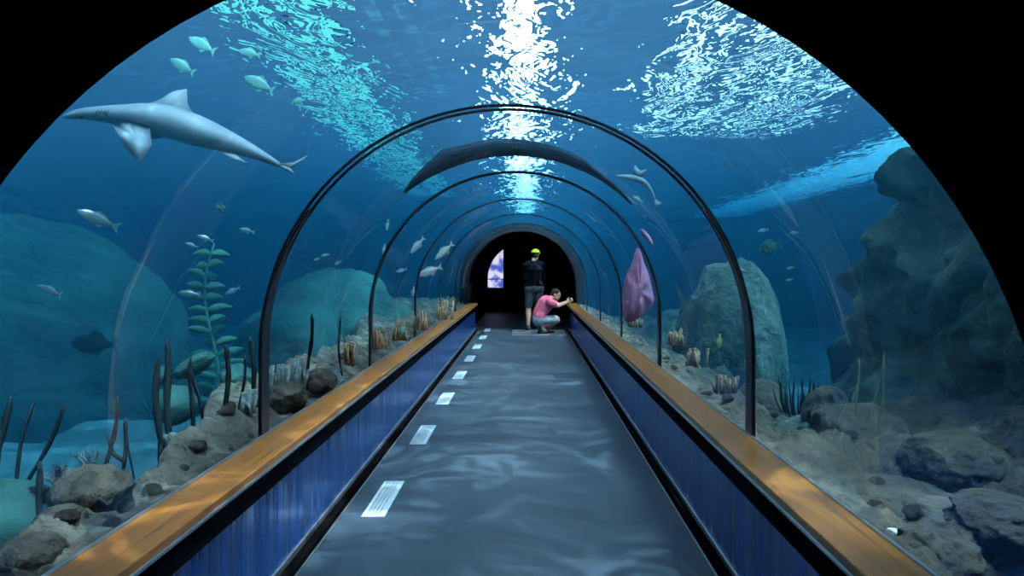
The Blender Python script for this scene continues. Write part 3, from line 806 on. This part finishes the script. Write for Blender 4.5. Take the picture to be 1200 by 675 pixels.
# dark fish resting over the vault
ang = [math.radians(a) for a in (131, 126, 120, 113, 106, 98, 90, 82, 74, 66, 58, 50, 44)]
rr_ = 1.23
wd = [.02, .05, .09, .13, .14, .13, .13, .125, .11, .09, .06, .035, .012]
hh = [.010, .030, .048, .075, .062, .066, .062, .056, .050, .042, .024, .014, .006]
spine = [Vector(((rr_ + .004 + h * .8) * math.cos(a), 5.55 + .1 * math.cos(a), AC + (rr_ + .004 + h * .8) * math.sin(a))) for a, h in zip(ang, hh)]
t = empty('nurse_shark', spine[0]); bm = bmesh.new(); rings = []
for p, a, w_, h_ in zip(spine, ang, wd, hh):
    n_ = Vector((math.cos(a), 0, math.sin(a)))
    rings.append([p - spine[0] + Vector((0, 1, 0)) * w_ * math.cos(q) + n_ * h_ * math.sin(q) for q in [2 * PI * k / 16 for k in range(16)]])
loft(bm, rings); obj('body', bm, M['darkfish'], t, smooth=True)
for nm, j, ln in (('pectoral_fin', 3, .16), ('pectoral_fin', 3, -.16), ('pelvic_fin', 8, .1), ('pelvic_fin', 8, -.1)):
    bm = bmesh.new(); p = spine[j] - spine[0]; d = (spine[j + 1] - spine[j]).normalized(); n_ = Vector((math.cos(ang[j]), 0, math.sin(ang[j])))
    q = [p, p + d * .13, p + d * .2 + Vector((0, ln * 1.3, 0)) - n_ * .02, p + d * .08 + Vector((0, ln * 1.4, 0)) - n_ * .02]
    A = [bm.verts.new(v + n_ * .008) for v in q]; Bv = [bm.verts.new(v - n_ * .008) for v in q]
    bm.faces.new(A); bm.faces.new(Bv[::-1])
    for i in range(4): bm.faces.new((A[i], A[(i + 1) % 4], Bv[(i + 1) % 4], Bv[i]))
    obj(nm, bm, M['darkfish'], t)
tag(t, 'long dark fish draped over the top of the tunnel at the second rib', 'shark')
# little shark by the second right rib
sp = [(721, 206), (732, 207), (745, 209), (757, 214), (764, 226), (768, 236)]
spine = [P(px, py, 6.6 + .03 * i) for i, (px, py) in enumerate(sp)]
shark('small_shark', spine, [.004, .02, .035, .03, .02, .006], [.006, .022, .035, .028, .018, .006], 'shark', [
    ('dorsal_fin', [P(741, 204, 6.63), P(744, 193, 6.64), P(750, 200, 6.65), P(758, 198, 6.66), P(752, 209, 6.66)], (0, .01, 0)),
    ('tail_fin', [P(766, 232, 6.75), P(776, 238, 6.76), P(770, 242, 6.76), P(764, 248, 6.76), P(766, 238, 6.76)], (0, .006, 0))],
    'little shark silhouette with a pale fin by the second right rib')

# white shell on the right bank
def shell():
    bm = bmesh.new(); rings = []
    for i in range(9):
        t = i / 8; rings.append([Vector((math.cos(a) * .05 * (1 - t) ** .7 * (1 + .12 * math.cos(7 * a)), math.sin(a) * .035 * (1 - t) ** .7 * (1 + .12 * math.cos(7 * a)), .09 * t)) for a in [2 * PI * k / 28 for k in range(28)]])
    loft(bm, rings); return bm
o = obj('sea_shell', shell(), M['shell'], smooth=True); o.location = P(1052, 640, 2.32); o.rotation_euler = (.2, -.7, .3)
tag(o, 'white ribbed shell lying beside the right ledge near the front', 'shell')

# ---------------------------------------------------------------- people
def capsule(bm, a, b, ra, rb, n=14):
    a, b = Vector(a), Vector(b); d = (b - a)
    if d.length < 1e-5: ell(bm, a, (ra,) * 3, sub=2); return
    pts = [a + d * t for t in (0, .5, 1)]
    tube(bm, pts, [ra, (ra + rb) / 2, rb], n); ell(bm, a, (ra,) * 3, sub=2); ell(bm, b, (rb,) * 3, sub=2)

def remeshed(name, bm, m, parent, vox=.008, sm=4):
    o = obj(name, bm, M[m], parent)
    md = o.modifiers.new('r', 'REMESH'); md.mode = 'VOXEL'; md.voxel_size = vox; md.use_smooth_shade = True
    s = o.modifiers.new('s', 'SMOOTH'); s.factor = .5; s.iterations = sm
    return o

def hand(bm, w, fwd, palm, side, curl=.5, s=1.0):
    """palm at the wrist w, fingers along fwd curling towards palm; thumb on side"""
    fwd, palm, side = Vector(fwd).normalized(), Vector(palm).normalized(), Vector(side).normalized()
    c = Vector(w) + fwd * .05 * s
    mt = Matrix((fwd, side, palm)).transposed().to_4x4(); mt.translation = c
    bmesh.ops.create_icosphere(bm, subdivisions=2, radius=1, matrix=mt @ Matrix.Diagonal((.052 * s, .042 * s, .017 * s, 1)))
    for k, L in enumerate((.070, .078, .074, .058)):
        b = c + fwd * .035 * s + side * (.030 - .020 * k) * s; d = fwd.copy(); p = b
        for q in range(3):
            d = (d + palm * curl * (.5 + .25 * q)).normalized(); p2 = p + d * L * s / 3
            capsule(bm, p, p2, .0085 * s, .0075 * s, 8); p = p2
    b = c - fwd * .015 * s + side * .034 * s; m_ = b + (side * .7 + fwd * .6 + palm * .3).normalized() * .035 * s
    capsule(bm, b, m_, .0105 * s, .009 * s, 8); capsule(bm, m_, m_ + (fwd + palm * .4).normalized() * .028 * s, .009 * s, .008 * s, 8)

def head(bm, c, f, up, s=1.0):
    """skull, jaw, nose, brow, lips and ears; f = facing, up = crown direction"""
    f, up = Vector(f).normalized(), Vector(up).normalized(); r = f.cross(up).normalized(); up = r.cross(f).normalized()
    mt = Matrix((r, f, up)).transposed().to_4x4(); mt.translation = c
    def e(p, rad, sub=2): bmesh.ops.create_icosphere(bm, subdivisions=sub, radius=1, matrix=mt @ Matrix.Translation(Vector(p) * s) @ Matrix.Diagonal((*(Vector(rad) * s), 1)))
    e((0, -.008, .03), (.074, .092, .082), 3); e((0, .03, -.045), (.055, .055, .062), 3); e((0, .055, -.085), (.025, .02, .018))
    e((0, .085, -.005), (.011, .016, .022)); e((0, .094, -.018), (.014, .014, .010)); e((0, .078, .03), (.045, .014, .012))
    e((0, .080, -.048), (.024, .010, .006)); e((0, .080, -.057), (.021, .009, .006))
    for sx in (-1, 1): e((sx * .074, -.01, -.005), (.010, .02, .032)); e((sx * .03, .074, .012), (.014, .010, .009))
    return mt

def person(name, J, label, shirt, short, shoe, hat=None, hair=True, bare_arm=True, longhem=.0):
    root = empty(name, J['root']); R = Vector(J['root'])
    g = {k: (Vector(v) - R if k not in ('root', 'face', 'up', 'long') else Vector(v)) for k, v in J.items() if isinstance(v, (tuple, Vector)) and k != 'long'}
    bm = bmesh.new()
    capsule(bm, g['pelvis'], g['waist'], .135, .12); capsule(bm, g['waist'], g['chest'], .12, .15); capsule(bm, g['chest'], g['neck'], .13, .06)
    capsule(bm, g['neck'], g['head'], .056, .052)
    side = (g['shR'] - g['shL']).normalized()
    capsule(bm, g['shL'], g['shR'], .07, .07); capsule(bm, g['hipL'], g['hipR'], .1, .1)
    for s in 'LR':
        capsule(bm, g['sh' + s], g['el' + s], .055, .042); capsule(bm, g['el' + s], g['wr' + s], .043, .028)
        capsule(bm, g['hip' + s], g['kn' + s], .092, .060); capsule(bm, g['kn' + s], (g['kn' + s] * .65 + g['an' + s] * .35), .056, .058); capsule(bm, (g['kn' + s] * .65 + g['an' + s] * .35), g['an' + s], .057, .036)
        capsule(bm, g['an' + s], g['toe' + s], .038, .032)
        fw = (g['wr' + s] - g['el' + s]); fw = Vector(J.get('hdir' + s, fw)); pal = Vector(J.get('palm' + s, (0, 0, -1)))
        pal = (pal - fw.normalized() * pal.dot(fw.normalized())).normalized()
        hand(bm, g['wr' + s], fw, pal, fw.normalized().cross(pal) * (1 if s == 'R' else -1), J.get('curl', .5))
    hm = head(bm, g['head'], g['face'], g['up'])
    remeshed('body', bm, 'skin', root, .0075, 3)
    # shirt with short sleeves
    bm = bmesh.new()
    hem = g['pelvis'] * (1 - .0) + (g['pelvis'] - g['waist']).normalized() * longhem
    up0 = (g['waist'] - g['pelvis']).normalized() * .06
    capsule(bm, hem + up0, g['waist'], .135, .145); capsule(bm, g['waist'], g['chest'], .145, .172); capsule(bm, g['chest'], g['chest'] * .35 + g['neck'] * .65, .155, .085)
    capsule(bm, g['shL'], g['neck'] * .8 + g['chest'] * .2, .078, .07); capsule(bm, g['shR'], g['neck'] * .8 + g['chest'] * .2, .078, .07)
    up_ = (g['waist'] - g['pelvis']).normalized() * .07; capsule(bm, g['hipL'] + up_, g['hipR'] + up_, .118, .118)
    for s in 'LR':
        if J.get('long'): capsule(bm, g['sh' + s], g['el' + s], .08, .056); capsule(bm, g['el' + s], g['el' + s] * .15 + g['wr' + s] * .85, .056, .042)
        else: capsule(bm, g['sh' + s], g['sh' + s] * .42 + g['el' + s] * .58, .082, .068)
    remeshed('t_shirt', bm, shirt, root, .012, 14)
    bm = bmesh.new()
    capsule(bm, g['hipL'], g['hipR'], .128, .128)
    capsule(bm, g['pelvis'], g['pelvis'] * .7 + g['waist'] * .3, .14, .135)
    for s in 'LR': capsule(bm, g['hip' + s], g['hip' + s] * .12 + g['kn' + s] * .88, .108, .084)
    remeshed('shorts', bm, short, root, .012, 5)
    for s in 'LR':
        bm = bmesh.new(); d = (g['toe' + s] - g['an' + s]); d.z = 0; d.normalize()
        a = g['an' + s]; z = J.get('solez' + s, -R.z + R.z)
        heel = a - d * .03; heel.z = g['toe' + s].z
        if J.get('tip' + s): heel = a + (g['toe' + s] - a) * .1 
        capsule(bm, heel, g['toe' + s], .045, .043); capsule(bm, a, heel, .046, .046)
        capsule(bm, heel, (heel + g['toe' + s]) / 2 , .048, .048)
        sh = remeshed('shoe', bm, shoe, root, .008, 3)
        bm = bmesh.new(); q = (g['toe' + s] - heel).normalized(); nrm = Vector((0, 0, 1)) - q * q.z; nrm.normalize(); sd = q.cross(nrm)
        o1 = heel - q * .045 - nrm * .042; o2 = g['toe' + s] + q * .045 - nrm * .038
        loft(bm, [[o + sd * w_ + nrm * t_ for w_, t_ in ((-.042, -.012), (.042, -.012), (.042, .010), (-.042, .010))] for o in (o1, (o1 + o2) / 2, o2)])
        obj('sole', bm, M['sole'], sh)
    if hair:
        bm = bmesh.new()
        def e(p, rad): bmesh.ops.create_icosphere(bm, subdivisions=3, radius=1, matrix=hm @ Matrix.Translation(p) @ Matrix.Diagonal((*rad, 1)))
        e((0, -.018, .042), (.080, .094, .080)); e((0, -.045, .0), (.072, .062, .075))
        remeshed('hair', bm, 'hair', root, .008, 2)
    if hat:
        bm = bmesh.new()
        for q in range(9):
            pass
        rings = []
        for k in range(8):
            t_ = k / 7 * PI / 2; rings.append([hm @ Vector((.093 * math.cos(t_) * math.cos(a) + 0, -.008 + .110 * math.cos(t_) * math.sin(a), .045 + .088 * math.sin(t_))) for a in [2 * PI * j / 24 for j in range(24)]][:] if k < 7 else [hm @ Vector((.004 * math.cos(a), -.008 + .004 * math.sin(a), .133)) for a in [2 * PI * j / 24 for j in range(24)]])
        loft(bm, rings)
        hh_ = obj('cap', bm, M[hat], root, smooth=True)
        bm = bmesh.new(); outer = [(-.085, .04), (-.075, .12), (0, .165), (.075, .12), (.085, .04)]
        A = [bm.verts.new(hm @ Vector((x, y, .048 - (y - .04) * .15))) for x, y in outer]; Bv = [bm.verts.new(hm @ Vector((x, y, .056 - (y - .04) * .15))) for x, y in outer]
        bm.faces.new(A); bm.faces.new(Bv[::-1])
        for i in range(5): bm.faces.new((A[i], A[(i + 1) % 5], Bv[(i + 1) % 5], Bv[i]))
        obj('brim', bm, M[hat], hh_)
    return tag(root, label, 'person')

# standing man, seen from behind
Y1 = 15.72
bx = P(626, 390, Y1).x
person('person', dict(root=(bx, Y1, 0), long=(1,), pelvis=(bx, Y1, .93), waist=(bx, Y1, 1.08), chest=(bx - .01, Y1, 1.32), neck=(bx, Y1, 1.50), head=(bx + .03, Y1 + .03, 1.62),
    face=(.35, 1, -.05), up=(0, 0, 1), shL=(bx - .175, Y1, 1.40), shR=(bx + .175, Y1, 1.40),
    elL=(bx - .20, Y1 + .06, 1.14), elR=(bx + .20, Y1 + .06, 1.14), wrL=(bx - .08, Y1 + .28, 1.18), wrR=(bx + .08, Y1 + .28, 1.18),
    hipL=(bx - .09, Y1, .90), hipR=(bx + .09, Y1, .90), knL=(bx - .12, Y1 - .01, .50), knR=(bx + .10, Y1 + .06, .50),
    anL=(bx - .13, Y1 - .03, .11), anR=(bx + .11, Y1 + .06, .11), toeL=(bx - .16, Y1 + .13, .055), toeR=(bx + .17, Y1 + .2, .055)),
    'person standing with back turned, in dark shirt and shorts and a neon yellow cap', 'navy', 'greycloth', 'shoe', hat='yellow', longhem=.05)

# crouching man with a camera, facing right
Y2 = 15.05
q = lambda px, py, dy=0: tuple(P(px, py, Y2 + dy))
person('person', dict(root=(q(634, 390)[0], Y2, 0), pelvis=q(631, 374), waist=q(633, 366), chest=q(640, 355.5), neck=q(646, 349.5), head=q(651.5, 345.5),
    face=(1, -.25, -.28), up=(.28, 0, 1), shL=q(644, 353.5, .17), shR=q(644, 354, -.17),
    elL=q(655.5, 357.5, .16), elR=q(654.5, 359, -.16), wrL=q(664, 353.6, .06), wrR=q(663.5, 354.4, -.06),
    hdirL=(1, -.1, .45), hdirR=(1, .1, .45), palmL=(.2, -1, 0), palmR=(.2, 1, 0), curl=.75,
    hipL=q(632, 375, .10), hipR=q(632, 375.5, -.10), knL=q(653, 374, .15), knR=q(653, 376, -.14),
    anL=q(640, 388, .12), anR=q(634, 383.5, -.12), toeL=q(648, 390.2, .14), toeR=q(641, 389.6, -.13)),
    'person in pink t-shirt crouching by the ledge and holding up a camera', 'pink', 'denim', 'shoe', longhem=.03)
t = empty('camera_device', q(668, 350.8)); t.rotation_euler = (0, -.2, .1)
obj('camera_body', B((0, 0, 0), (.022, .14, .078), .006), M['gasket'], t)
bm = bmesh.new(); bmesh.ops.create_cone(bm, cap_ends=True, segments=20, radius1=.026, radius2=.023, depth=.03, matrix=Matrix.Translation((.024, 0, 0)) @ Matrix.Rotation(PI / 2, 4, 'Y'))
obj('lens', bm, M['steel'], t)
tag(t, 'small dark camera held in both hands of the crouching person', 'camera')

# mauve shapes behind the right glass stand in for a reflection in it
def reflection_shape():
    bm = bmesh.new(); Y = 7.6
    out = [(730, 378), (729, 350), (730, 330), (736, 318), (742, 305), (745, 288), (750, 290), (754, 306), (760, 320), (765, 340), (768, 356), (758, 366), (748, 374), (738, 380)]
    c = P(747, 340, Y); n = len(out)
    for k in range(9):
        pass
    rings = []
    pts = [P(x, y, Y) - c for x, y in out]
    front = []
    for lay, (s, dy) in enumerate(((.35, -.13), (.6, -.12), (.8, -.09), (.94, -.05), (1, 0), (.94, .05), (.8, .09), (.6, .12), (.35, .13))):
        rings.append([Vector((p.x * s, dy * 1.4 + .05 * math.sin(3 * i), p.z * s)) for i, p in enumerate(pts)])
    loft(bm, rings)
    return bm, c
bm, c = reflection_shape()
o = obj('pink_reflection_shape', bm, M['mauve'], smooth=True); o.location = c
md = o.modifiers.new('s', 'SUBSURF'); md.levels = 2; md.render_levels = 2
tag(o, 'tall mauve pink shape standing in for a glass reflection at the second right rib', 'coral')
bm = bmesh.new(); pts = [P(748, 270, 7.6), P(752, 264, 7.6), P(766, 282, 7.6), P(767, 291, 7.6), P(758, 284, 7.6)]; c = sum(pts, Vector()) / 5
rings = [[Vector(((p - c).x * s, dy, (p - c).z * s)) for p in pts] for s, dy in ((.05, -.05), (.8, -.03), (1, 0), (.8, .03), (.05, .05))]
loft(bm, rings); o = obj('pink_reflection_shape', bm, M['mauve'], smooth=True); o.location = c
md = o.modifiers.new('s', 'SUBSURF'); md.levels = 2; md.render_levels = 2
tag(o, 'small slanting mauve reflection shape above the tall mauve one', 'coral')

# ---------------------------------------------------------------- glowing strips over the pool, standing in for skylights
def strip(name, x, w, y0, y1, z, m, label):
    t = empty(name, (x, (y0 + y1) / 2, z))
    bm = bmesh.new(); box(bm, (0, 0, .05), (w + .03, y1 - y0 + .03, .1), .01); obj('housing', bm, M['dark'], t)
    bm = bmesh.new(); v = [bm.verts.new(p) for p in ((-w / 2, -(y1 - y0) / 2, -.004), (-w / 2, (y1 - y0) / 2, -.004), (w / 2, (y1 - y0) / 2, -.004), (w / 2, -(y1 - y0) / 2, -.004))]
    bm.faces.new(v); me = bpy.data.meshes.new('diffuser'); bm.to_mesh(me); bm.free(); me.materials.append(M[m])
    d = bpy.data.objects.new('diffuser', me); C.objects.link(d); d.parent = t
    tag(t, label, 'lamp', 'skylight stand-ins above the water')
strip('skylight_stand_in', .0, .36, 2, 26, 6.5, 'skylight_white', 'bright white skylight stand-in shining through the water over the middle')
for k, (x_, lab) in enumerate(((2.1, 'innermost of the cool white skylight stand-ins glittering on the ripples at upper right'), (2.75, 'second cool white skylight stand-in from the middle, over the right ripples'),
                       (3.4, 'third cool white skylight stand-in from the middle, over the right ripples'), (4.05, 'outermost cool white skylight stand-in over the right ripples'))):
    strip('skylight_stand_in', x_, .19, 2, 12, 6.0, 'skylight_right', lab)
for x_, lab in ((-2.15, 'inner aqua skylight stand-in glittering on the ripples left of the middle'), (-2.7, 'outer aqua skylight stand-in glittering on the ripples left of the middle')):
    strip('skylight_stand_in', x_, .26, 2, 20, 6.0, 'skylight_aqua', lab)
strip('skylight_stand_in', 6.9, 1.6, 9, 27, 6.0, 'skylight_side', 'blue white skylight stand-in making the low bright band of ripples above the cliff')

# sun and sky
sl = bpy.data.lights.new('sun', 'SUN'); sl.energy = 118; sl.angle = math.radians(1.2); sl.color = (.92, .97, 1)
so = bpy.data.objects.new('sun', sl); C.objects.link(so); so.rotation_euler = (math.radians(9), math.radians(11.5), 0)
def spot(loc, target, col, e, ang, blend=.5, rad=.06):  # spots added to brighten the sea bed and the cliff
    l = bpy.data.lights.new('added_fill_spot', 'SPOT'); l.energy = e; l.color = col; l.spot_size = math.radians(ang); l.spot_blend = blend; l.shadow_soft_size = rad
    o = bpy.data.objects.new('added_fill_spot', l); C.objects.link(o); o.location = loc
    o.rotation_euler = (Vector(target) - Vector(loc)).to_track_quat('-Z', 'Y').to_euler()
spot((-4.6, 8.0, 6.5), (-4.2, 6.5, -.6), (.35, 1, .92), 7000, 44)
spot((4.6, 12.5, 6.5), (4.0, 10.8, -.6), (.25, 1, .95), 14000, 30)
spot((1.2, 9.0, 5.5), (2.6, 5.7, 1.2), (.65, 1, .85), 2600, 40)
wd_ = bpy.data.worlds.new('World'); bpy.context.scene.world = wd_; wd_.use_nodes = True
bg = wd_.node_tree.nodes['Background']; bg.inputs[0].default_value = (.15, .34, .64, 1); bg.inputs[1].default_value = 1.0

# ---------------------------------------------------------------- camera and view
cam = bpy.data.cameras.new('camera'); co = bpy.data.objects.new('camera', cam); C.objects.link(co)
co.location = (CX, 0, CZ); co.rotation_euler = (PI / 2, 0, 0)
cam.sensor_width = 36; cam.lens = F / 1200 * 36; cam.shift_x = -17 / 1200; cam.shift_y = -25.5 / 1200; cam.clip_end = 200
sc = bpy.context.scene; sc.camera = co
sc.view_settings.view_transform = 'Standard'; sc.view_settings.look = 'None'; sc.view_settings.gamma = 1; sc.view_settings.exposure = 0
sc.view_settings.use_curve_mapping = False
cy = sc.cycles
cy.max_bounces = 8; cy.diffuse_bounces = 2; cy.glossy_bounces = 3; cy.transmission_bounces = 5; cy.volume_bounces = 1; cy.transparent_max_bounces = 24
cy.use_denoising = True; cy.sample_clamp_indirect = 4; cy.caustics_reflective = False; cy.caustics_refractive = True
